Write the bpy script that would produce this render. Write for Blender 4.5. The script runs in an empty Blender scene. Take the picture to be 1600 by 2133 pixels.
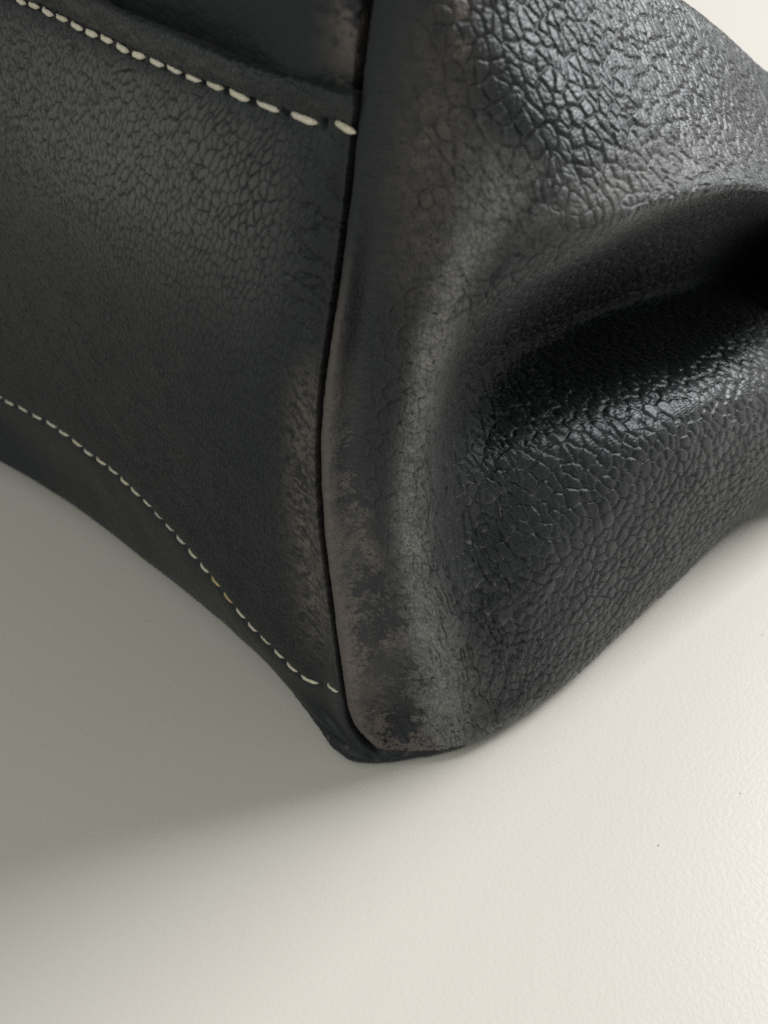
import bpy, math
import numpy as np
from mathutils import Matrix, Vector

MM = 0.001
sc = bpy.context.scene
col = sc.collection

# ------------------------------------------------------------------ camera
FPX, PITCH, HCAM = 2166.0, math.radians(40.0), 140.0      # focal length in photo pixels, tilt, height (mm)
cam_d = bpy.data.cameras.new("camera")
cam_d.sensor_fit = 'VERTICAL'
cam_d.sensor_height = 24.0
cam_d.lens = FPX / 2133.0 * 24.0
cam_d.clip_start = 0.005
cam_d.clip_end = 50.0
cam_d.dof.use_dof = True
cam_d.dof.focus_distance = 0.142
cam_d.dof.aperture_fstop = 22.0
cam = bpy.data.objects.new("camera", cam_d)
cam.location = (0, 0, HCAM * MM)
cam.rotation_euler = (math.pi / 2 - PITCH, 0, 0)
col.objects.link(cam)
sc.camera = cam

# ------------------------------------------------------------------ light
sc.view_settings.view_transform = 'Standard'
sc.view_settings.look = 'None'
sc.view_settings.exposure = 0.0
sc.view_settings.gamma = 1.0
w = bpy.data.worlds.new("World")
sc.world = w
w.use_nodes = True
bg = w.node_tree.nodes['Background']
bg.inputs[0].default_value = (0.97, 1.0, 0.93, 1)
bg.inputs[1].default_value = 0.27


def area(name, loc, target, sx, sy, power, colr):
    ld = bpy.data.lights.new(name, 'AREA')
    ld.shape = 'RECTANGLE'
    ld.size, ld.size_y = sx, sy
    ld.energy = power
    ld.color = colr
    o = bpy.data.objects.new(name, ld)
    o.location = loc
    o.rotation_euler = (Vector(target) - Vector(loc)).to_track_quat('-Z', 'Y').to_euler()
    col.objects.link(o)
    return o


area("window_light", (0.88, 0.63, 0.85), (0.0, 0.1, 0.03), 0.56, 0.60, 19.6, (1.0, 0.963, 0.952))
area("fill_light", (-0.44, -0.50, 0.80), (-0.02, 0.1, 0.03), 0.7, 0.7, 2.5, (1.0, 0.985, 0.90))  # added fill lamp at the front left, lifts the shadow side

# ------------------------------------------------------------------ numeric helpers
F = np.array([0, math.cos(PITCH), -math.sin(PITCH)])
U = np.array([0, math.sin(PITCH), math.cos(PITCH)])
C = np.array([0, 0, HCAM])


def ray(x, y):
    return F + np.array([(x - 800) / FPX, 0, 0]) + U * ((1066.5 - y) / FPX)


def onz(x, y, z):
    r = ray(x, y)
    return C + r * ((z - HCAM) / r[2])


S = onz(740, 1580, 0)                                   # foot of the corner seam
nL = np.array([-.70711, -.70711, 0]); dL = np.array([-.70711, .70711, 0])
nR = np.array([.57358, -.81915, 0]); dR = np.array([.81915, .57358, 0])


def onp(x, y, n, d):
    r = ray(x, y)
    return C + r * ((d + n @ (S - C)) / (n @ r))


def proj(P):
    q = P - C
    z = q @ F
    return 800 + FPX * q[..., 0] / z, 1066.5 - FPX * (q @ U) / z


def cr(Pn, t):
    """Catmull-Rom through the control points on axis 0 at the parameters t."""
    n = len(Pn)
    i = np.clip(np.floor(t).astype(int), 0, n - 2)
    f = (t - i)[:, None, None]
    ext = np.concatenate([2 * Pn[:1] - Pn[1:2], Pn, 2 * Pn[-1:] - Pn[-2:-1]])
    a, b, c, d = ext[i], ext[i + 1], ext[i + 2], ext[i + 3]
    return 0.5 * (2 * b + (c - a) * f + (2 * a - 5 * b + 4 * c - d) * f ** 2 + (3 * b - a - 3 * c + d) * f ** 3)


def gauss(A, s, axis):
    r = int(3 * s) + 1
    k = np.exp(-0.5 * (np.arange(-r, r + 1) / s) ** 2); k /= k.sum()
    A = np.moveaxis(A, axis, 0)
    lo = 2 * A[:1] - A[1:r + 1][::-1]; hi = 2 * A[-1:] - A[-r - 1:-1][::-1]
    E = np.concatenate([lo, A, hi])
    out = np.zeros_like(A)
    for j in range(2 * r + 1):
        out += k[j] * E[j:j + len(A)]
    return np.moveaxis(out, 0, axis)


def dense(net, nv, nu, sv=0.25, su=0.25):
    """net (rows, cols, 3) -> smooth dense grid (nv, nu, 3); sv, su: smoothing in control spacings."""
    R, K = net.shape[:2]
    G = cr(net, np.linspace(0, R - 1, nv))
    G = np.moveaxis(cr(np.moveaxis(G, 1, 0), np.linspace(0, K - 1, nu)), 0, 1)
    if sv: G = gauss(G, sv * nv / (R - 1), 0)
    if su: G = gauss(G, su * nu / (K - 1), 1)
    return G


def normals(G, flip):
    du = np.gradient(G, axis=1); dv = np.gradient(G, axis=0)
    n = np.cross(du, dv)
    n /= np.linalg.norm(n, axis=-1, keepdims=True) + 1e-12
    return -n if flip else n


def hsh(ix, iy, iz, k):
    h = (ix.astype(np.int64) * 73856093) ^ (iy.astype(np.int64) * 19349663) ^ (iz.astype(np.int64) * 83492791) ^ (k * 2654435761)
    h &= 0xffffffff
    h = ((h ^ (h >> 16)) * 0x45d9f3b) & 0xffffffff
    h = ((h ^ (h >> 16)) * 0x45d9f3b) & 0xffffffff
    h = h ^ (h >> 16)
    return (h & 0xffffff).astype(np.float32) / np.float32(0xffffff)


def noise(P, s, seed=0):
    """smooth value noise, -1..1, feature size s (scalar or 3 values)"""
    q = P / np.asarray(s, float)
    i = np.floor(q).astype(np.int64); f = (q - i).astype(np.float32)
    f = f * f * f * (f * (f * 6 - 15) + 10)
    out = 0
    for dx in (0, 1):
        for dy in (0, 1):
            for dz in (0, 1):
                wgt = (f[..., 0] if dx else 1 - f[..., 0]) * (f[..., 1] if dy else 1 - f[..., 1]) * (f[..., 2] if dz else 1 - f[..., 2])
                out = out + wgt * hsh(i[..., 0] + dx, i[..., 1] + dy, i[..., 2] + dz, seed)
    return out * 2 - 1


def fbm(P, s, seed=0, o=4):
    s = np.asarray(s, float); a, t, out = 1.0, 0.0, 0
    for k in range(o):
        out = out + a * noise(P, s, seed + 17 * k); t += a
        s = s * 0.5; a *= 0.55
    return out / t * 1.5


def worley(P, s, seed=0, jit=0.95):
    q = P / np.asarray(s, float)
    i = np.floor(q).astype(np.int64)
    f = (q - i).astype(np.float32)
    F1 = np.full(P.shape[:-1], 9, np.float32); F2 = F1.copy(); ID = np.zeros_like(F1)
    for dx in (-1, 0, 1):
        for dy in (-1, 0, 1):
            for dz in (-1, 0, 1):
                a, b, c = i[..., 0] + dx, i[..., 1] + dy, i[..., 2] + dz
                px = dx + .5 + jit * (hsh(a, b, c, seed) - .5) - f[..., 0]
                py = dy + .5 + jit * (hsh(a, b, c, seed + 1) - .5) - f[..., 1]
                pz = dz + .5 + jit * (hsh(a, b, c, seed + 2) - .5) - f[..., 2]
                d = np.sqrt(px * px + py * py + pz * pz)
                m = d < F1
                F2 = np.where(m, F1, np.minimum(F2, d))
                ID = np.where(m, hsh(a, b, c, seed + 3), ID)
                F1 = np.where(m, d, F1)
    return F1, F2, ID


def worley2(P, s, seed=0, jit=0.85):
    q = P / np.asarray(s, float)
    i = np.floor(q).astype(np.int64)
    f = (q - i).astype(np.float32)
    F1 = np.full(P.shape[:-1], 9, np.float32); F2 = F1.copy(); ID = np.zeros_like(F1); zz = np.zeros(P.shape[:-1], np.int64)
    for dx in (-1, 0, 1):
        for dy in (-1, 0, 1):
            a, b = i[..., 0] + dx, i[..., 1] + dy
            px_ = dx + .5 + jit * (hsh(a, b, zz, seed) - .5) - f[..., 0]
            py_ = dy + .5 + jit * (hsh(a, b, zz, seed + 1) - .5) - f[..., 1]
            d = np.sqrt(px_ * px_ + py_ * py_)
            m = d < F1
            F2 = np.where(m, F1, np.minimum(F2, d))
            ID = np.where(m, hsh(a, b, zz, seed + 3), ID)
            F1 = np.where(m, d, F1)
    return F1, F2, ID


def flatten(G, n=72):
    """lay the curved hide out flat (mm), keeping lengths as well as it can"""
    nv, nu = G.shape[:2]
    X = None
    for m, its in ((20, 500), (40, 500), (n, 700)):
        iv = np.linspace(0, nv - 1, m).round().astype(int); iu = np.linspace(0, nu - 1, m).round().astype(int)
        P = G[iv][:, iu]
        if X is None:
            lu = np.linalg.norm(np.diff(P, axis=1), axis=-1).mean(0); lv = np.linalg.norm(np.diff(P, axis=0), axis=-1).mean(1)
            X = np.stack(np.meshgrid(np.r_[0, np.cumsum(lu)], -np.r_[0, np.cumsum(lv)]), -1)
        else:
            k = len(X)
            X = cr(X, np.linspace(0, k - 1, m)); X = np.moveaxis(cr(np.moveaxis(X, 1, 0), np.linspace(0, k - 1, m)), 0, 1)
        S_ = np.s_
        fam = [(S_[:, :-1], S_[:, 1:]), (S_[:-1, :], S_[1:, :]), (S_[:-1, :-1], S_[1:, 1:]), (S_[1:, :-1], S_[:-1, 1:])]
        rest = [np.linalg.norm(P[b] - P[a], axis=-1) for a, b in fam]
        for _ in range(its):
            D = np.zeros_like(X)
            for (a, b), r0 in zip(fam, rest):
                d = X[b] - X[a]; l = np.linalg.norm(d, axis=-1) + 1e-6
                c = d * ((l - r0) / l * 0.5)[..., None]
                D[a] += c; D[b] -= c
            X = X + D * 0.24
    X = cr(X, np.linspace(0, n - 1, nv))
    return np.moveaxis(cr(np.moveaxis(X, 1, 0), np.linspace(0, n - 1, nu)), 0, 1)


def lift(X):
    return np.concatenate([X, np.zeros(X.shape[:-1] + (1,))], -1)


def rot(P, deg):
    c, s = math.cos(math.radians(deg)), math.sin(math.radians(deg))
    return np.stack([P[..., 0] * c + P[..., 1] * s, -P[..., 0] * s + P[..., 1] * c], -1)


def ss(x, a, b):
    t = np.clip((x - a) / (b - a), 0, 1)
    return t * t * (3 - 2 * t)


def blob(px, py, x, y, rx, ry, ang=0.0):
    c, s = math.cos(math.radians(ang)), math.sin(math.radians(ang))
    X = (px - x) * c + (py - y) * s; Y = -(px - x) * s + (py - y) * c
    return np.exp(-0.5 * ((X / rx) ** 2 + (Y / ry) ** 2))


def tab(x, pts):
    a = np.array(pts, float)
    return np.interp(x, a[:, 0], a[:, 1])


def stab(x, pts):
    """smooth table"""
    a = np.array(pts, float)
    xs = np.linspace(a[0, 0], a[-1, 0], 400)
    ys = np.interp(xs, a[:, 0], a[:, 1])
    k = np.hanning(41); k /= k.sum()
    yp = np.concatenate([2 * ys[0] - ys[1:21][::-1], ys, 2 * ys[-1] - ys[-21:-1][::-1]])
    return np.interp(x, xs, np.convolve(yp, k, 'valid'))


# ------------------------------------------------------------------ materials
def new_mat(name):
    m = bpy.data.materials.new(name); m.use_nodes = True
    return m, m.node_tree.nodes, m.node_tree.links, m.node_tree.nodes['Principled BSDF']


def leather_mat(name):
    m, N, L, b = new_mat(name)
    tc = N.new('ShaderNodeTexCoord')
    wear = N.new('ShaderNodeAttribute'); wear.attribute_name = 'wear'
    ink = N.new('ShaderNodeAttribute'); ink.attribute_name = 'ink'
    pol = N.new('ShaderNodeAttribute'); pol.attribute_name = 'polish'
    n1 = N.new('ShaderNodeTexNoise'); n1.inputs['Scale'].default_value = 260; n1.inputs['Detail'].default_value = 6
    L.new(tc.outputs['Object'], n1.inputs['Vector'])
    base = N.new('ShaderNodeMixRGB')
    base.inputs[1].default_value = (0.0040, 0.0058, 0.0070, 1)
    base.inputs[2].default_value = (0.0085, 0.0112, 0.0124, 1)
    L.new(n1.outputs['Fac'], base.inputs[0])
    wc = N.new('ShaderNodeMixRGB')
    wc.inputs[1].default_value = (0.075, 0.057, 0.049, 1)
    wc.inputs[2].default_value = (0.205, 0.165, 0.146, 1)
    n2 = N.new('ShaderNodeTexNoise'); n2.inputs['Scale'].default_value = 1500; n2.inputs['Detail'].default_value = 4
    L.new(tc.outputs['Object'], n2.inputs['Vector'])
    L.new(n2.outputs['Fac'], wc.inputs[0])
    mx = N.new('ShaderNodeMixRGB'); L.new(wear.outputs['Fac'], mx.inputs[0])
    L.new(wc.outputs[0], mx.inputs[2])
    dry_lit = N.new('ShaderNodeAttribute'); dry_lit.attribute_name = 'dry_lit'
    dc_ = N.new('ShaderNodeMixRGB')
    dc_.inputs[1].default_value = (0.14, 0.139, 0.136, 1); dc_.inputs[2].default_value = (0.31, 0.307, 0.298, 1)  # rubbed grey, raised to carry painted light as well
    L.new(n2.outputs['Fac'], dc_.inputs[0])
    md = N.new('ShaderNodeMixRGB'); L.new(dry_lit.outputs['Fac'], md.inputs[0]); L.new(base.outputs[0], md.inputs[1]); L.new(dc_.outputs[0], md.inputs[2])
    L.new(md.outputs[0], mx.inputs[1])
    mk = N.new('ShaderNodeMixRGB'); L.new(ink.outputs['Fac'], mk.inputs[0])
    L.new(mx.outputs[0], mk.inputs[1]); mk.inputs[2].default_value = (0.004, 0.005, 0.006, 1)
    du = N.new('ShaderNodeAttribute'); du.attribute_name = 'pale_line'
    mu = N.new('ShaderNodeMixRGB'); L.new(du.outputs['Fac'], mu.inputs[0]); L.new(mk.outputs[0], mu.inputs[1])
    mu.inputs[2].default_value = (0.55, 0.55, 0.54, 1)
    L.new(mu.outputs[0], b.inputs['Base Color'])
    # gloss: polished grain against dry worn leather
    ro = N.new('ShaderNodeMapRange'); L.new(pol.outputs['Fac'], ro.inputs['Value'])
    ro.inputs['To Min'].default_value = 0.58; ro.inputs['To Max'].default_value = 0.28
    ra = N.new('ShaderNodeMath'); ra.operation = 'MULTIPLY_ADD'
    L.new(n1.outputs['Fac'], ra.inputs[0]); ra.inputs[1].default_value = 0.12; L.new(ro.outputs[0], ra.inputs[2])
    L.new(ra.outputs[0], b.inputs['Roughness'])
    sp_ = N.new('ShaderNodeMapRange'); L.new(pol.outputs['Fac'], sp_.inputs['Value'])
    sp_.inputs['To Min'].default_value = 0.5; sp_.inputs['To Max'].default_value = 0.80
    L.new(sp_.outputs[0], b.inputs['Specular IOR Level'])
    b.inputs['Specular Tint'].default_value = (0.87, 0.95, 1.0, 1)
    b.inputs['Sheen Weight'].default_value = 0.05
    b.inputs['Sheen Roughness'].default_value = 0.45
    # pores and fine fibres
    n3 = N.new('ShaderNodeTexNoise'); n3.inputs['Scale'].default_value = 2400; n3.inputs['Detail'].default_value = 5
    L.new(tc.outputs['Object'], n3.inputs['Vector'])
    bp = N.new('ShaderNodeBump'); bp.inputs['Strength'].default_value = 0.5; bp.inputs['Distance'].default_value = 0.00012
    L.new(n3.outputs['Fac'], bp.inputs['Height'])
    L.new(bp.outputs[0], b.inputs['Normal'])
    return m


M_LEATHER = leather_mat('black_leather')

M_THREAD, N, L, b = new_mat('cream_thread')
tc = N.new('ShaderNodeTexCoord')
wv = N.new('ShaderNodeTexWave'); wv.inputs['Scale'].default_value = 1.6; wv.inputs['Distortion'].default_value = 1.5
wv.bands_direction = 'DIAGONAL'
L.new(tc.outputs['Object'], wv.inputs['Vector'])
cm = N.new('ShaderNodeMixRGB'); L.new(wv.outputs['Fac'], cm.inputs[0])
cm.inputs[1].default_value = (0.64, 0.61, 0.50, 1); cm.inputs[2].default_value = (0.85, 0.82, 0.71, 1)
oi = N.new('ShaderNodeObjectInfo')
dk = N.new('ShaderNodeMixRGB'); dk.blend_type = 'MULTIPLY'; dk.inputs[0].default_value = 1.0
L.new(cm.outputs[0], dk.inputs[1]); L.new(oi.outputs['Color'], dk.inputs[2])
L.new(dk.outputs[0], b.inputs['Base Color'])
b.inputs['Roughness'].default_value = 0.6
bp = N.new('ShaderNodeBump'); bp.inputs['Strength'].default_value = 0.5; bp.inputs['Distance'].default_value = 0.0001
L.new(wv.outputs['Fac'], bp.inputs['Height']); L.new(bp.outputs[0], b.inputs['Normal'])

M_TABLE, N, L, b = new_mat('white_laminate')
tc = N.new('ShaderNodeTexCoord')
nz = N.new('ShaderNodeTexNoise'); nz.inputs['Scale'].default_value = 1350; nz.inputs['Detail'].default_value = 2.5
L.new(tc.outputs['Object'], nz.inputs['Vector'])
nb = N.new('ShaderNodeTexNoise'); nb.inputs['Scale'].default_value = 14; nb.inputs['Detail'].default_value = 3
L.new(tc.outputs['Object'], nb.inputs['Vector'])
tcx = N.new('ShaderNodeMixRGB'); L.new(nb.outputs['Fac'], tcx.inputs[0])
tcx.inputs[1].default_value = (0.735, 0.715, 0.665, 1); tcx.inputs[2].default_value = (0.755, 0.735, 0.69, 1)
vo = N.new('ShaderNodeTexVoronoi'); vo.voronoi_dimensions = '2D'; vo.inputs['Scale'].default_value = 70; vo.inputs['Randomness'].default_value = 1.0
L.new(tc.outputs['Object'], vo.inputs['Vector'])
vr = N.new('ShaderNodeSeparateColor'); L.new(vo.outputs['Color'], vr.inputs[0])
pick = N.new('ShaderNodeMath'); pick.operation = 'GREATER_THAN'; pick.inputs[1].default_value = 0.86
L.new(vr.outputs[0], pick.inputs[0])
near = N.new('ShaderNodeMath'); near.operation = 'LESS_THAN'; near.inputs[1].default_value = 0.011
L.new(vo.outputs['Distance'], near.inputs[0])
sp = N.new('ShaderNodeMath'); sp.operation = 'MULTIPLY'; L.new(pick.outputs[0], sp.inputs[0]); L.new(near.outputs[0], sp.inputs[1])
tm = N.new('ShaderNodeMixRGB'); L.new(sp.outputs[0], tm.inputs[0]); L.new(tcx.outputs[0], tm.inputs[1])
tm.inputs[2].default_value = (0.33, 0.30, 0.26, 1)
L.new(tm.outputs[0], b.inputs['Base Color'])
b.inputs['Roughness'].default_value = 0.34
bp = N.new('ShaderNodeBump'); bp.inputs['Strength'].default_value = 0.20; bp.inputs['Distance'].default_value = 0.0002
L.new(nz.outputs['Fac'], bp.inputs['Height']); L.new(bp.outputs[0], b.inputs['Normal'])


# ------------------------------------------------------------------ object helpers
def grid_obj(name, G, mat, parent, flip=False, attrs=None):
    nv, nu = G.shape[:2]
    V = (G.reshape(-1, 3) * MM).astype(np.float32)
    idx = np.arange(nv * nu).reshape(nv, nu)
    q = np.stack([idx[:-1, :-1], idx[1:, :-1], idx[1:, 1:], idx[:-1, 1:]], -1).reshape(-1, 4)
    if flip:
        q = q[:, ::-1]
    me = bpy.data.meshes.new(name)
    me.vertices.add(len(V)); me.vertices.foreach_set('co', V.ravel())
    me.loops.add(q.size); me.loops.foreach_set('vertex_index', q.ravel().astype(np.int32))
    me.polygons.add(len(q)); me.polygons.foreach_set('loop_start', np.arange(0, q.size, 4, dtype=np.int32))
    me.update(calc_edges=True)
    me.polygons.foreach_set('use_smooth', np.ones(len(q), bool))
    for k, a in (attrs or {}).items():
        at = me.attributes.new(k, 'FLOAT', 'POINT')
        at.data.foreach_set('value', np.clip(a, 0, 1).astype(np.float32).ravel())
    me.materials.append(mat)
    o = bpy.data.objects.new(name, me); col.objects.link(o)
    if parent: o.parent = parent
    return o


# ------------------------------------------------------------------ table
tb = []
nx = 24
me = bpy.data.meshes.new('table_top')
X0, X1, Y0, Y1, T = -0.9, 0.9, -0.5, 1.3, 0.025
r = 0.002
vs = [(X0, Y0, -T), (X1, Y0, -T), (X1, Y1, -T), (X0, Y1, -T), (X0, Y0, -r), (X1, Y0, -r), (X1, Y1, -r), (X0, Y1, -r),
      (X0 + r, Y0 + r, 0), (X1 - r, Y0 + r, 0), (X1 - r, Y1 - r, 0), (X0 + r, Y1 - r, 0)]
fs = [(3, 2, 1, 0)]
for a in (0, 4):
    for k in range(4):
        fs.append((a + k, a + (k + 1) % 4, a + 4 + (k + 1) % 4, a + 4 + k))
fs.append((8, 9, 10, 11))
me.from_pydata(vs, [], fs)
me.materials.append(M_TABLE)
table = bpy.data.objects.new('table_top', me); col.objects.link(table)
table['kind'] = 'structure'
table['label'] = 'off white textured laminate table top under the bag'

# ------------------------------------------------------------------ the bag
bag = bpy.data.objects.new('leather_bag', None)
bag.location = (0, 0, 0)
bag.empty_display_size = 0.02
col.objects.link(bag)
bag['label'] = 'black pebbled leather bag with cream stitching and scuffed corner on white table'
bag['category'] = 'bag'

CREASE = [(-400, 815), (-150, 793), (0, 779), (110, 763), (200, 752), (270, 746), (400, 731), (500, 720), (600, 706), (700, 690),
          (800, 675), (900, 668), (1000, 667), (1080, 671), (1150, 679), (1220, 688), (1300, 699), (1430, 716), (1500, 727), (1530, 737), (1555, 755), (1575, 782), (1600, 820)]


def crease(y):
    return stab(y, CREASE)


# ---- gusset: the bulging end of the bag, right of the seam
#   rows from the top of the bag down, columns from the seam to the right; (photo x, y, mm out of the end plane)
BASE = [0, 0, 0, 0.2, 1.2, 4, 7, 8, 5, 0, -6]
ROWS = [
    # y at seam, then columns ridge band .. right
    (-330, [(900, -330, 2), (1000, -330, 1), (1090, -330, -8), (1190, -300, -24), (1290, -210, -40), (1400, 40, -70), (1540, 190, -76), (1760, 360, -76)]),
    (-150, [(880, -150, 2), (980, -150, 1), (1080, -150, -5), (1190, -150, -14), (1300, -120, -28), (1410, 30, -54), (1550, 160, -60), (1770, 330, -60)]),
    (-20, [(862, -20, 2.5), (960, -20, 2.5), (1070, -20, -1.5), (1190, -20, -8), (1310, -20, -17), (1440, 15, -28), (1590, 145, -31), (1800, 320, -32)]),
    (110, [(842, 110, 2), (950, 115, 4), (1070, 115, 2.5), (1200, 110, -2), (1330, 110, -8), (1465, 130, -14), (1610, 230, -17), (1820, 380, -17)]),
    (230, [(827, 235, 1.5), (930, 240, 4), (1060, 245, 5), (1195, 240, 3.5), (1330, 230, 0), (1470, 240, -4), (1615, 310, -7), (1830, 430, -8)]),
    (340, [(810, 345, 1), (912, 350, 3.5), (1040, 360, 6), (1170, 370, 7), (1300, 360, 6), (1455, 335, 4), (1610, 360, 1), (1830, 470, 0)]),
    (440, [(795, 445, .5), (888, 455, 3), (1005, 470, 6.5), (1115, 490, 8), (1250, 476, 9), (1435, 408, 9), (1600, 394, 8.5), (1830, 480, 8)]),
    (540, [(782, 545, 0), (866, 560, 2.5), (970, 580, 6), (1068, 588, 5), (1234, 510, 2), (1430, 416, 1), (1610, 404, 0), (1840, 500, -2)]),
    (640, [(766, 645, -.5), (847, 655, 2.5), (935, 670, 5), (1005, 662, -5), (1192, 570, -20), (1415, 470, -22), (1610, 458, -24), (1840, 540, -24)]),
    (740, [(752, 745, -.5), (836, 755, 2.5), (908, 765, 4), (980, 757, -13), (1162, 680, -31), (1400, 600, -34), (1605, 580, -34), (1840, 635, -34)]),
    (850, [(742, 850, -.5), (830, 855, 2.5), (893, 865, 3), (964, 862, -11), (1145, 795, -17), (1390, 706, -19), (1600, 664, -15), (1840, 690, -10)]),
    (980, [(736, 980, -.5), (826, 985, 3), (884, 990, 2.5), (960, 990, -5), (1130, 905, -6), (1380, 805, -4.5), (1600, 755, -3), (1840, 770, 0)]),
    (1130, [(746, 1130, -.3), (832, 1135, 3.2), (896, 1135, 2.8), (975, 1110, -3), (1130, 1030, -1.5), (1375, 915, 2.5), (1600, 845, 4), (1840, 845, 7)]),
    (1290, [(766, 1290, .5), (852, 1290, 4), (922, 1280, 3.8), (1000, 1240, 0.5), (1140, 1160, 2.5), (1380, 1035, 4.5), (1600, 940, 6), (1840, 905, 8)]),
    (1420, [(786, 1425, 1), (876, 1425, 4.5), (950, 1410, 4.8), (1030, 1370, 3.5), (1162, 1285, 3.5), (1392, 1132, 3.5), (1605, 1002, 4), (1840, 945, 6)]),
    (1505, [(800, 1508, .6), (893, 1505, 4.0), (972, 1488, 4.6), (1050, 1450, 3.6), (1182, 1360, 3.2), (1404, 1180, 2.4), (1612, 1026, 1.5), (1845, 935, 1.5)]),
]
net = []
for y, r_ in ROWS:
    c0 = float(crease(y))
    row = [onp(c0 + 22, y, nR, -6.0), onp(c0 + 3, y, nR, -2.2 + 0.8 * float(ss(y, 1050, 1300))), onp(c0 + 11, y, nR, -0.2)]
    for k, (x, yy, d) in enumerate(r_):
        row.append(onp(x, yy, nR, d + BASE[k + 3]))
    net.append(row)
# bottom turn (height above the table instead of distance from the plane)
BOT = [(792, 1552, 3.4), (778, 1550, 3.2), (792, 1560, 3.0), (835, 1566, 2.6), (900, 1562, 2.6), (980, 1548, 2.6), (1060, 1511, 3.0),
       (1195, 1412, 3.0), (1412, 1209, 3.5), (1612, 1036, 4.0), (1850, 900, 5.0)]
net.append([onz(*b_) for b_ in BOT])
last = net[-1]
net.append([p - nR * (2.0 if k < 3 else 4.5) + np.array([0, 0, 1.2 - p[2]]) for k, p in enumerate(last)])
net.append([p - nR * 14 + np.array([0, 0, 1.0 - p[2]]) for p in last])
far = []
for k, row in enumerate(net):
    a = row[-1]; zz = a[2]; d_a = nR @ (a - S)
    hid = k >= len(net) - 2
    dw = d_a if hid else float(np.interp(k, [0, 5, 10, 12, 14, 20], [-60, -22, -14, -2, 3, 3]))   # how far in the far side stands
    far.append([S + dR * 112 + nR * (0.45 * d_a + .55 * dw) + np.array([0, 0, zz]), S + dR * 128 + nR * dw + np.array([0, 0, zz]),
                S + dR * 142 + nR * dw + np.array([0, 0, zz]), S + dR * 150 + nR * (dw - 10) + np.array([0, 0, zz]), S + dR * 150 + nR * (dw - 34) + np.array([0, 0, zz])])
net = np.array([r0 + r1 for r0, r1 in zip(net, far)])
up_ = np.clip((7 - np.arange(net.shape[1])) / 3.0, 0, 1)[:, None]
net = np.concatenate([(net[0] + up_ * np.array([0, 0, 28.0]) - (1 - up_) * nR * 15)[None], net])   # on towards the rim
GR = dense(net, 900, 900, 0.17, 0.16)
# finer mesh where the hide is seen closest
def spread(n, total, knots, dens):
    x = np.linspace(0, total, 4000); c = np.cumsum(np.interp(x, knots, dens)); c = (c - c[0]) / (c[-1] - c[0])
    return np.interp(np.linspace(0, 1, n), c, x)
tv = spread(1080, net.shape[0] - 1, [0, 2.2, 2.8, 17.5, 18.2, 19], [.2, .2, 1, 1, .3, .3]) * 899 / (net.shape[0] - 1)
tu = spread(840, net.shape[1] - 1, [0, 9.2, 9.8, 15], [1, 1, .2, .2]) * 899 / (net.shape[1] - 1)
GR = cr(GR, tv)
GR = np.moveaxis(cr(np.moveaxis(GR, 1, 0), tu), 0, 1)

N0 = normals(GR, False)
if N0[540, 400] @ np.array([0, -1, 0.2]) < 0:
    N0 = -N0
px, py = proj(GR)
off = px - np.interp(py.ravel(), np.linspace(-700, 1700, 500), crease(np.linspace(-700, 1700, 500))).reshape(px.shape)
Q = np.stack([(GR - S) @ dR, GR[..., 2], (GR - S) @ nR], -1)          # along the end, up, out
H2 = flatten(GR)
H3 = lift(H2)
W = H2 + 0.45 * np.stack([noise(H3, 4.0, 5), noise(H3, 4.0, 6)], -1) + 0.14 * np.stack([noise(H3, 1.0, 8), noise(H3, 1.0, 9)], -1)


def rot2(P, deg):
    c, s = math.cos(math.radians(deg)), math.sin(math.radians(deg))
    return np.stack([P[..., 0] * c + P[..., 1] * s, -P[..., 0] * s + P[..., 1] * c, P[..., 2]], -1)


f1, f2, cid = worley2(rot(W, 30), (1.95, 2.6), 11)
u1, u2, uid = worley2(rot(W, 34), (1.55, 2.1), 21)
crack = f2 - f1
cellu = np.clip((u2 - u1) / 0.26, 0, 1) ** 0.65 * (0.9 + 0.2 * uid) + 0.30 * (1 - u1 * u1)
cells = np.clip(crack / 0.25, 0, 1) ** 0.65 * (0.9 + 0.2 * cid) + 0.32 * (1 - f1 * f1)
g1, g2, gid = worley2(rot(W, 12), (0.62, 0.85), 31)
small = np.clip((g2 - g1) / 0.5, 0, 1) ** 0.6
mixu = ss(py + .12 * (px - 1000), 620, 380)
cells = cells * (1 - mixu) + cellu * mixu
seam_band = ss(off, 20, 190)                                   # smooth by the seam
upper = ss(py, 520, 250)
lowb = ss(py - 0.25 * (px - 1000), 700, 860)
cav = blob(px, py, 1300, 600, 300, 130, -12)
break_ = 0.75 + 0.25 * ss(noise(Q, 3.5, 15), -.5, .4)
amp_cells = break_ * seam_band * (0.28 + 0.18 * np.clip(cav, 0, 1) + 0.10 * upper * ss(px, 880, 1050) + 0.12 * lowb * ss(px, 960, 1120))
amp_small = (0.03 + 0.03 * seam_band)
# long creases running up and down where the leather is gathered
wr = fbm(rot2(Q, 10) + 0.8 * np.stack([noise(Q, 5, 41), noise(Q, 5, 42), 0 * px], -1), (1.7, 11.0, 6.0), 43, 3)
wrl = 1 - np.clip(np.abs(wr) / 0.16, 0, 1)
gather = blob(px, py, 1030, 1350, 110, 190, 15) + 0.8 * blob(px, py, 1150, 830, 140, 170, 30) + 0.7 * blob(px, py, 930, 1000, 70, 350) + 0.5 * blob(px, py, 1100, 420, 200, 90, -20)
amp_cells = amp_cells * (1 + .35 * blob(px, py, 1450, 800, 250, 90, -15))
disp = amp_cells * (cells - 0.7) + amp_small * (small - 0.6) - 0.38 * np.clip(gather, 0, 1) * wrl * seam_band
fan = fbm(rot2(Q, -8) + 0.7 * np.stack([noise(Q, 6, 46), noise(Q, 6, 47), 0 * px], -1), (1.25, 13.0, 6.0), 48, 2)
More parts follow.
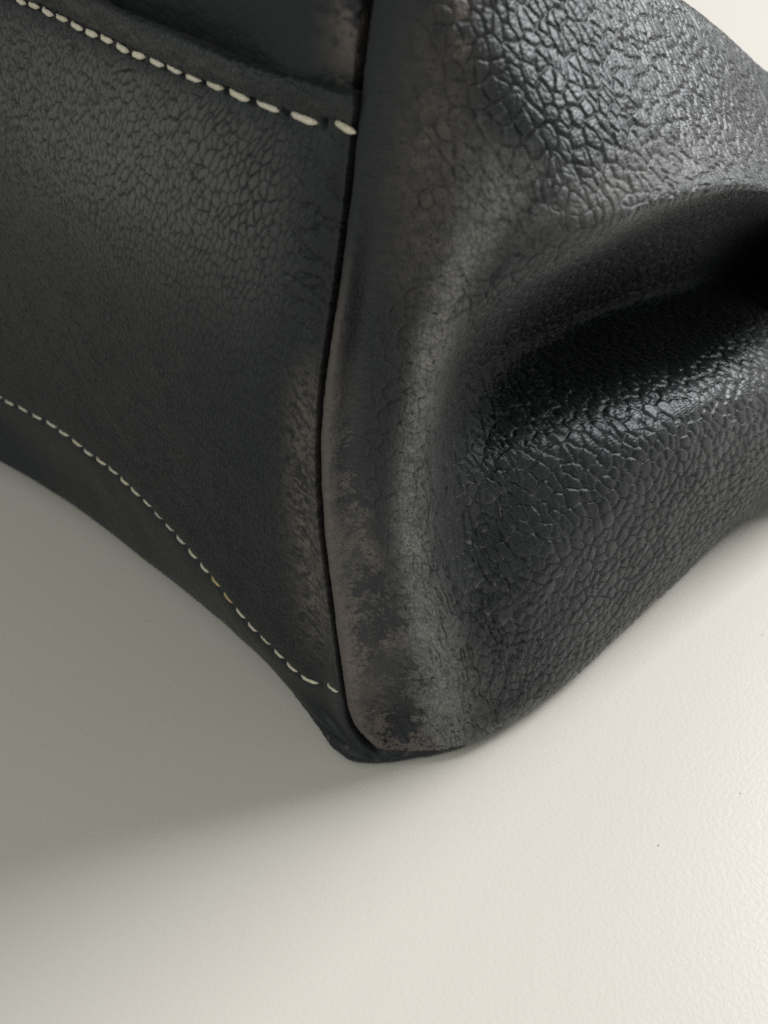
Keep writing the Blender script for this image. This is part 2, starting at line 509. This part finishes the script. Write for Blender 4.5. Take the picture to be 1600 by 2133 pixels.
disp -= 0.34 * np.clip(1 - np.abs(fan) / .38, 0, 1) * np.clip(1.2 * blob(px, py, 1040, 1390, 85, 130, 20), 0, 1)
r1, r2, _ = worley2(rot(W, 4), (.42, .62), 51)
disp += 0.05 * (np.clip((r2 - r1) / .4, 0, 1) ** .6 - .6) * ss(off, 60, 140)
disp += 0.20 * fbm(Q, 9.0, 61, 3) * ss(off, 30, 200)
disp += 0.05 * fbm(Q, (3.0, 0.8, 2.0), 71, 3) * ss(off, 8, 30) * (1 - seam_band)
disp += (0.08 * fbm(Q, (6, 5, 6), 401, 3) + .05 * fbm(Q, (1.5, .9, 1.5), 402, 3)) * (1 - ss(off, 15, 60))
GRd = GR + N0 * disp[..., None]

n_a = fbm(Q, (2.6, 1.9, 2.2), 81, 5); n_b = fbm(Q, (1.3, 0.9, 1.0), 91, 5); n_c = fbm(Q, 6.0, 95, 4)
n_f = fbm(rot2(Q, -8), (.75, .38, .6), 97, 4); n_g = noise(Q, (.28, .16, .25), 98)
swid = np.interp(py.ravel(), [500, 900, 1150, 1400, 1600], [55, 80, 108, 138, 150]).reshape(px.shape)
strip = ss(off, -5, 20) * (1 - ss(off / swid, .75, 1.25)) * ss(py, 560, 900)
low = ss(py, 1000, 1300)
wear = strip * ss(.5 * n_b + 0.35 * n_c + .45 * n_f + .35 * n_g, -0.55, 0.20) * (0.66 + 0.34 * low)
wear = np.maximum(wear, (0.35 + 0.3 * n_b) * blob(px, py, 905, 330, 60, 260, 6))
wear = np.maximum(wear, 0.95 * blob(px, py, 962, 60, 16, 60) * ss(n_b, -0.1, 0.4))
wear = np.maximum(wear, 0.8 * ss(off, -8, 0) * (1 - ss(off, 14, 26)) * ss(py, 450, 750) * 0.7)
wx = px + 26 * n_a + 15 * n_f + 8 * n_g; wy = py + 34 * fbm(Q, (2.4, 2.0, 2.0), 88, 3) + 10 * n_f
ink = 0
for (x, y, rx, ry, st) in [(745, 660, 45, 60, .9), (750, 810, 60, 80, .55), (740, 935, 40, 26, .75), (752, 968, 26, 30, .7), (744, 1042, 38, 15, .85), (772, 1108, 44, 12, .5),
                           (766, 1218, 24, 26, 1.0), (748, 1232, 16, 14, .9), (800, 1290, 30, 34, .8), (770, 1325, 18, 30, .75), (806, 1395, 40, 22, .6), (835, 1478, 30, 48, .7), (775, 1455, 60, 30, .4)]:
    ink = np.maximum(ink, st * ss(blob(wx, wy, x, y, rx * 1.05, ry * 1.05, 18 * math.sin(y)) + 0.25 * n_b + .42 * n_f + .30 * n_g, 0.34, 0.46))
ink = np.maximum(np.maximum(np.clip(1.4 * ink, 0, 1), .75 * ss(n_f + .5 * n_g, .42, .62) * strip), .6 * ss(noise(Q, (.22, .13, .2), 99) + .4 * n_b, .35, .6) * strip) * ss(off, 18, 40)
polish = 0.15 + 0.42 * upper * ss(px, 900, 1050) + 0.75 * blob(px, py, 1520, 785, 260, 95, -15) + 0.25 * blob(px, py, 1050, 1150, 160, 250)
polish = polish * (1 - 0.8 * wear) + 0.25 * ink
rid = np.interp(py.ravel(), [-200, 200, 350, 450, 600, 750, 900, 1050, 1200, 1350, 1600], [1000, 1000, 1060, 1020, 935, 890, 862, 850, 865, 900, 930]).reshape(px.shape)
rw = np.interp(py.ravel(), [-200, 300, 450, 600, 900, 1200, 1400, 1600], [100, 120, 70, 42, 30, 36, 68, 95]).reshape(px.shape)
dry_lit = np.exp(-((px - rid) / rw) ** 2) * ss(py, 240, 420) * (0.80 + 0.35 * n_b + .2 * n_c + .2 * n_g)  # rubbed ridge, with light on it painted into the same grey
dry_lit = np.maximum(dry_lit, .7 * blob(px, py, 1270, 395, 190, 42, -22) * (.8 + .3 * n_b))  # light on the band above the lip, painted into the colour
dry_lit = np.maximum(dry_lit, .6 * ss(GR[..., 2], 9, 3) * ss(off, 150, 260) * (.75 + .4 * n_b))  # table bounce painted along the bottom edge, with some rubbing
dry_lit = np.maximum(dry_lit, .30 * strip * (0.8 + .4 * n_b)) * (.45 + .55 * ss(small, .1, .8))
pale_mask = ss(crack, .10, .04) * ss(noise(H3, .8, 305), .15, .4)
pale_line = .20 * pale_mask * np.clip(blob(px, py, 1010, 1180, 90, 190, -10) + .6 * blob(px, py, 1330, 1000, 200, 80, 10) + .4 * blob(px, py, 1000, 330, 90, 120), 0, 1)  # pale lines along the grain cracks in a few areas
gusset = grid_obj('end_panel', GRd, M_LEATHER, bag, False, {'wear': wear, 'ink': ink, 'polish': polish, 'dry_lit': dry_lit, 'pale_line': pale_line})
gusset['label'] = 'bulging folded end panel with scuffed brown corner edge'

# ---- front panel: left of the seam, with a turned top edge and two stitch lines
TOPST = [(-500, -240), (-250, -125), (45, 0), (128, 37), (255, 100), (361, 144), (447, 178), (557, 222), (632, 247), (715, 263), (800, 280)]
BOTST = [(-500, 560), (-200, 725), (20, 839), (77, 868), (133, 902), (183, 943), (234, 980), (281, 1024), (329, 1072), (375, 1124), (424, 1183), (475, 1245),
         (525, 1306), (580, 1362), (607, 1390), (643, 1416), (689, 1432), (760, 1440)]
BOTED = [(-500, 690), (-200, 845), (0, 958), (180, 1073), (300, 1165), (400, 1243), (500, 1330), (560, 1387), (620, 1450), (655, 1500), (690, 1550), (720, 1572), (800, 1574)]
GROOVE = [(-500, -350), (-250, -230), (100, -70), (250, 5), (350, 55), (450, 98), (575, 136), (750, 186), (820, 200)]
WC = [0, .12, .24, .36, .48, .58, .68, .77, .85, .92, .965, .99, 1.03]
XL = -300.0


def lpix(wc, fn):
    """photo position on column wc at the row given by y = fn(x)"""
    y = 700.0
    for _ in range(12):
        x = XL + wc * (float(crease(y)) - XL)
        y = float(fn(x))
    return x, y


def lpoint(wc, fn, d, zmode=None, loc=0.0):
    x, y = lpix(wc, fn)
    if wc > 0.98:                                     # tucked behind the end panel's edge
        return onp(x, y, nR, -1.8 + .6 * loc + 0.8 * float(ss(y, 1050, 1300)) if wc < 1.01 else -6.0)
    if zmode is not None:
        return onz(x, y, zmode)
    dc = nL @ (onp(float(crease(y)), y, nR, -1.6) - S)      # where the seam itself lies
    k = ss(wc, 0.60, 1.0)
    bulge = 0.6 * math.exp(-((wc - .93) / .035) ** 2)
    return onp(x, y, nL, (1 - k) * d + k * dc + bulge + loc)


def rowfn(f):
    return lambda x: (1 - f) * stab(x, TOPST) + f * stab(x, BOTST)


def top_shift(k):
    # k=0 groove .. k=1 stitch line
    return lambda x: (1 - k) * stab(x, GROOVE) + k * stab(x, TOPST)


rows = []
for k_, l_ in ((.30, -2.4), (.06, -0.8), (.20, 1.0), (.50, 1.2), (.82, .4)):
    rows.append([lpoint(c, top_shift(k_), 0.35, None, l_) for c in WC])
rows.append([lpoint(c, rowfn(0.0), 0.35) for c in WC])
rows.append([lpoint(c, rowfn(0.03), 0.8) for c in WC])
for f_, d_ in ((.10, 1.8), (.20, 2.8), (.34, 3.8), (.48, 4.2), (.62, 3.8), (.76, 2.7), (.88, 1.4), (.95, .7), (.985, .35)):
    rows.append([lpoint(c, rowfn(f_), d_) for c in WC])
rows.append([lpoint(c, rowfn(1.0), 0.2) for c in WC])
rows.append([lpoint(c, lambda x: .8 * stab(x, BOTST) + .2 * stab(x, BOTED), 0.3) for c in WC])
rows.append([lpoint(c, lambda x: .45 * stab(x, BOTST) + .55 * stab(x, BOTED), -0.2) for c in WC])


def zed(wc):
    return 3.0 + 4.0 * (1 - wc)


rows.append([lpoint(c, lambda x: stab(x, BOTED), 0, zed(c)) if c < 0.98 else onz(*lpix(c, lambda x: stab(x, BOTED)), 2.5) for c in WC])
lastl = rows[-1]
rows.append([p - nL * 3.5 + np.array([0, 0, -1.2]) for p in lastl])
rows.append([p - nL * 14 + np.array([0, 0, -0.8]) for p in lastl])


def run_on(rows_):
    """carry the panel on to the left, past the edge of the picture"""
    return np.array([[r_[0] + dL * k for k in (260, 150, 70, 25)] + list(r_) for r_ in rows_])


netL = run_on(rows)
GL = dense(netL, 760, 760, 0.2, 0.18)
tl = spread(620, netL.shape[1] - 1, [0, 3.6, 4.4, 16], [.2, .2, 1, 1]) * 759 / (netL.shape[1] - 1)
GL = np.moveaxis(cr(np.moveaxis(GL, 1, 0), tl), 0, 1)
NL0 = normals(GL, False)
if NL0[380, 200] @ nL < 0:
    NL0 = -NL0
lx, ly = proj(GL)
lin = np.interp(ly.ravel(), np.linspace(-700, 1700, 500), crease(np.linspace(-700, 1700, 500))).reshape(lx.shape) - lx   # px left of the crease
QL = np.stack([(GL - S) @ dL, GL[..., 2], (GL - S) @ nL], -1)
yt = stab(lx.ravel(), TOPST).reshape(lx.shape); yb = stab(lx.ravel(), BOTST).reshape(lx.shape)
HL = QL[..., :2]; HL3 = lift(HL)
WLp = HL + 0.5 * np.stack([noise(HL3, 3.5, 105), noise(HL3, 3.5, 106)], -1) + 0.15 * np.stack([noise(HL3, 0.9, 108), noise(HL3, 0.9, 109)], -1)
f1, f2, cid = worley2(rot(WLp, 20), (0.85, 1.8), 111)
cellL = np.clip((f2 - f1) / 0.36, 0, 1) ** 0.65 * (0.85 + 0.3 * cid) + 0.25 * (1 - f1 * f1)
g1, g2, _ = worley2(rot(WLp, -8), (0.45, 0.8), 131)
smallL = np.clip((g2 - g1) / 0.35, 0, 1) ** 0.6
gz = np.clip(1.15 * blob(lx, ly, 330, 320, 420, 170, 38) + .5 * blob(lx, ly, 120, 160, 160, 110), 0, 1) * ss(lin, 60, 190) * ss(ly - yt, 5, 60)
fine = ss(lin, 30, 120) * ss(yb - ly, -40, 60)
ridge_wr = fbm(QL, (0.9, 7.0, 4.0), 141, 3)
dl = 0.60 * np.maximum(gz, .38 * fine) * (0.4 + .6 * ss(noise(QL, 2.2, 115), -.5, .5)) * (cellL - 0.7) + (0.17 - 0.05 * gz) * fine * (smallL - .6)
# sideways creases beside the seam
wr = fbm(rot2(QL, 4) + 0.5 * np.stack([noise(QL, 4, 151), noise(QL, 4, 152), 0 * lx], -1), (5.0, 1.5, 4.0), 153, 3)
wr2 = fbm(rot2(QL, 8), (2.2, 0.42, 2.0), 155, 3)
nearseam = np.exp(-((lin - 75) / 70.0) ** 2)
dl += -0.6 * (1 - np.clip(np.abs(wr) / 0.25, 0, 1)) * nearseam * blob(lx, ly, 640, 540, 200, 170) * 1.2
dl += -0.2 * (1 - np.clip(np.abs(wr2) / 0.3, 0, 1)) * nearseam * ss(ly, 600, 800) * ss(yb - ly, -30, 60)
dl += 0.25 * fbm(QL, 12.0, 161, 3) * ss(lin, 0, 100)
dl += 0.05 * ridge_wr * blob(lx, ly - yt, 200, -30, 300, 25)

dl += (0.06 * fbm(QL, (6, 4, 6), 411, 3) + .06 * fbm(QL, (1.5, .7, 1.5), 412, 3)) * (1 - ss(lin, 10, 50))
# stitches: positions on the surface under each stitch of the photograph
T2 = [(85, 4), (140, 22), (195, 50), (252, 75), (315, 108), (378, 138), (440, 163), (507, 200), (575, 230), (650, 260), (722, 287), (805, 325), (893, 355), (995, 397), (1115, 443), (1262, 492), (1432, 527)]
top_st = [(x, float(stab(x, TOPST))) for x in (-282, -260, -237, -214, -190, -166, -141, -115, -88)] + [(-60, -52), (-30, -38), (-2, -23), (23, -10)] + [(x / 2, y / 2) for x, y in T2]
B2 = [(45, 318), (108, 347), (177, 385), (240, 420), (303, 462), (362, 508), (418, 555), (477, 597), (535, 641), (592, 692), (643, 742), (698, 793), (752, 850), (805, 907), (857, 970), (915, 1037), (970, 1105), (1025, 1170), (1085, 1245), (1145, 1318), (1200, 1385), (1260, 1445), (1325, 1513), (1387, 1578), (1470, 1638), (1578, 1675)]
bot_st = [(x, float(stab(x, BOTST))) for x in (-287, -262, -236, -210, -183, -156, -128, -100)] + [(-70, 782), (-38, 802), (-8, 823)] + [(x / 2.286, 700 + y / 2.286) for x, y in B2]


def pick_on(x, y, i0, i1):
    d2 = (lx[i0:i1] - x) ** 2 + (ly[i0:i1] - y) ** 2
    k = np.unravel_index(np.argmin(d2), d2.shape)
    return k[0] + i0, k[1]


st = []
nvL = GL.shape[0]
for pts, bottom in ((top_st, False), (bot_st, True)):
    i0, i1 = (int(nvL * .10), int(nvL * .45)) if not bottom else (int(nvL * .55), int(nvL * .92))
    ij = [pick_on(x, y, i0, i1) for x, y in pts]
    P = np.array([GL[i, j] for i, j in ij])
    for k, (i, j) in enumerate(ij):
        a = P[max(k - 1, 0)]; b_ = P[min(k + 1, len(P) - 1)]
        per = np.linalg.norm(b_ - a) / (min(k + 1, len(P) - 1) - max(k - 1, 0))
        tdir = (b_ - a) / np.linalg.norm(b_ - a)
        st.append((P[k], tdir, NL0[i, j], per, bottom, k, i, j))
# pricked holes and the shallow trench the thread lies in
for (p, tdir, n_, per, bottom, k, i, j) in st:
    sl = (slice(max(i - 70, 0), i + 70), slice(max(j - 60, 0), j + 60))
    q = GL[sl] - p
    al = q @ tdir; d2 = (q ** 2).sum(-1); ac2 = d2 - al ** 2
    for sgn in (-.5, .5):
        dl[sl] -= 0.5 * np.exp(-(((q - tdir * per * sgn) ** 2).sum(-1)) / (2 * 0.30 ** 2))
    dl[sl] -= 0.16 * np.exp(-ac2 / (2 * .45 ** 2)) * np.exp(-np.clip(al / (0.6 * per), -3, 3) ** 4)
GLd = GL + NL0 * dl[..., None]
n_a = fbm(QL, (2.0, 0.8, 2.0), 171, 5); n_b = fbm(QL, (1.0, .5, 1.0), 181, 5)
wearL = np.exp(-((lin - 38) / 36.0) ** 2) * ss(ly, 690, 860) * (1 - ss(ly, 1250, 1420)) * ss(n_b + .3 * n_a, -.55, .25) * 0.75
wearL = np.maximum(wearL, 0.25 * blob(lx, ly - yt, 350, -30, 260, 14) * ss(n_a, -.3, .5))
flk = ss(noise(HL3, (.9, .17, 1), 191) + .6 * noise(HL3, (.35, .12, 1), 192), .35, .6)
inkL = 0.8 * np.exp(-((lin - 30) / 50.0) ** 2) * (ss(ly, 280, 400) * (1 - ss(ly, 620, 760)))
polL = 0.18 + 0.25 * gz + 0.5 * blob(lx, ly - yt, 260, -48, 260, 14)
inkL = np.maximum(inkL, .8 * flk * np.exp(-((lin - 40) / 50.0) ** 2) * ss(ly, 650, 800))
front = grid_obj('front_panel', GLd, M_LEATHER, bag, False, {'wear': wearL, 'ink': inkL, 'polish': polL, 'dry_lit': (.17 + .30 * gz) * ss(cellL, .1, 1.1) * blob(lx, ly, 230, 300, 340, 200, 30)})  # grey on rubbed grain tops, plus a painted sheen at upper left

# ---- upper panel, set in behind the turned edge of the front panel
rows = []
for k, (dy, d) in enumerate(((70, -2.4), (25, -2.4), (-40, -2.6), (-120, -2.8), (-220, -3.0), (-360, -3.4))):
    rows.append([(lambda x, y: onp(x, y, nR, -3.2 if c < 1.01 else -7.0) if c > .98 else onp(x, y, nL, d - 2.0 * ss(c, .85, 1.0)))(*lpix(c, lambda x: stab(x, GROOVE) + dy)) for c in WC])
# rises to the rim of the bag, above the picture
top = rows[-1]
for zz in (130, 142, 152):
    rows.append([np.array([p[0], p[1], 0]) + np.array([0, 0, zz]) - nL * (zz - 120) * .10 for p in top])
GU = dense(run_on(rows), 260, 480, 0.15, 0.18)
NU0 = normals(GU, False)
if NU0[100, 150] @ nL < 0:
    NU0 = -NU0
ux, uy = proj(GU)
QU = np.stack([(GU - S) @ dL, GU[..., 2], (GU - S) @ nL], -1)
f1, f2, cid = worley(QU + 0.5 * np.stack([noise(QU, 2.6, 205), noise(QU, 2.6, 206), noise(QU, 2.6, 207)], -1), (1.0, 1.6, 1.6), 211)
du_ = 0.07 * (ss(f2 - f1, 0, .35) - .7) + 0.25 * fbm(QU, 10, 221, 3)
uin = np.interp(uy.ravel(), np.linspace(-700, 1700, 500), crease(np.linspace(-700, 1700, 500))).reshape(ux.shape) - ux
un = fbm(QU, (1.5, 1.0, 1.5), 231, 5)
wearU = 0.75 * blob(ux, uy, 735, 60, 38, 75) * ss(un, -.6, .2)
grid_obj('upper_panel', GU + NU0 * du_[..., None], M_LEATHER, bag, False, {'wear': wearU, 'ink': 0 * ux, 'polish': 0 * ux + .12})


# ---- stitches
def stitch_mesh(name, bend):
    nr, ns = 19, 12
    vs, fs = [], []
    for a in range(nr):
        t = a / (nr - 1) * 2 - 1
        rad = max(0.0, 1 - abs(t) ** 3.2) ** 0.5 if abs(t) < 1 else 0.02
        rad = max(rad, 0.12)
        zc = 0.34 - bend * abs(t) ** 2.4
        for s_ in range(ns):
            an = 2 * math.pi * s_ / ns
            wob = 1 + 0.10 * math.sin(2 * an + t * 5.0)
            vs.append((t * 0.5, rad * wob * math.cos(an) * 0.5, rad * wob * math.sin(an) * 0.5 + zc))
    for a in range(nr - 1):
        for s_ in range(ns):
            fs.append((a * ns + s_, (a + 1) * ns + s_, (a + 1) * ns + (s_ + 1) % ns, a * ns + (s_ + 1) % ns))
    fs.append(tuple(range(ns))); fs.append(tuple(reversed(range((nr - 1) * ns, nr * ns))))
    m = bpy.data.meshes.new(name); m.from_pydata(vs, [], fs)
    m.polygons.foreach_set('use_smooth', np.ones(len(fs), bool))
    m.materials.append(M_THREAD)
    return m


me_top = stitch_mesh('stitch', 0.55)
me_bot = stitch_mesh('stitch', 0.65)
rng = np.random.default_rng(4)
for (p, tdir, n_, per, bottom, k, i, j) in st:
    o = bpy.data.objects.new('stitch', me_bot if bottom else me_top)
    x = Vector(tdir); z = Vector(n_); y = z.cross(x).normalized(); x = y.cross(z).normalized()
    tilt = math.radians(rng.normal(-4 if not bottom else -4, 3))
    x2 = x * math.cos(tilt) + y * math.sin(tilt); y2 = z.cross(x2)
    ln = per * rng.uniform(.70, .79)
    wd = (0.74 if not bottom else 0.58) * rng.uniform(.92, 1.08)
    R = Matrix((x2, y2, z)).transposed().to_4x4()
    Sx = Matrix.Diagonal((ln * MM, wd * MM, wd * .8 * MM, 1))
    loc = Vector(p * MM) + z * (-0.00010)
    o.matrix_world = Matrix.Translation(loc) @ R @ Sx
    g = rng.uniform(.82, 1.0)
    o.color = (g, g * rng.uniform(.97, 1.0), g * rng.uniform(.9, 1.0), 1)
    if bottom and k in (28, 29):
        o.color = (.75, .62, .36, 1)
    col.objects.link(o)
    o.parent = front

# ---- base: the bottom of the bag, its rim peeping out at the corner
rim = [onz(x, y, 1.4) for x, y in [(560, 1395), (620, 1458), (660, 1512), (692, 1557), (722, 1580), (755, 1588), (800, 1588), (850, 1582), (905, 1572), (955, 1560), (990, 1540)]]
rim = [S + dL * 320 - nL * 6, S + dL * 200 - nL * 6, S + dL * 100 - nL * 6, S + dL * 60 - nL * 6, S + dL * 35 - nL * 5] + rim[1:] + [onz(1080, 1470, 1.4), onz(1250, 1330, 1.4), onz(1430, 1175, 1.4), onz(1620, 1010, 1.4), S + dR * 133 - nR * 10, S + dR * 147 - nR * 14]
rim = np.array(rim)
tt = np.linspace(0, len(rim) - 1, 260)
path = cr(rim[:, None, :], tt)[:, 0]
tg = np.gradient(path, axis=0); tg /= np.linalg.norm(tg, axis=1, keepdims=True)
nin = np.stack([-tg[:, 1], tg[:, 0], 0 * tg[:, 0]], -1)
cen = S + dL * 120 + dR * 80
sg = np.sign(((cen - path) * nin).sum(-1)); nin = nin * sg[:, None]
prof = [(30, 3.0), (12, 3.0), (3.0, 3.0), (1.2, 2.8), (.4, 2.3), (0, 1.5), (.4, .7), (1.2, .25), (3, .15), (8, .15)]
prof = np.array([[np.interp(t, np.arange(len(prof)), [a for a, _ in prof]), np.interp(t, np.arange(len(prof)), [z for _, z in prof])] for t in np.linspace(0, len(prof) - 1, 41)])
GB = path[None] * np.array([1, 1, 0]) + nin[None] * prof[:, 0][:, None, None] + np.array([0, 0, 1]) * prof[:, 1][:, None, None]
nb_ = fbm(GB, 1.2, 421, 4)
GB = GB + nin[None] * (0.10 * nb_ + .12 * fbm(GB, 4, 425, 2))[..., None]
grid_obj('base_panel', GB, M_LEATHER, bag, False, {'wear': .6 * ss(nb_, .15, .6) * ss(prof[:, 1], .6, 1.8)[:, None], 'ink': 0 * GB[..., 0] + .1, 'polish': 0 * GB[..., 0] + .3})
sc.cycles.use_denoising = False
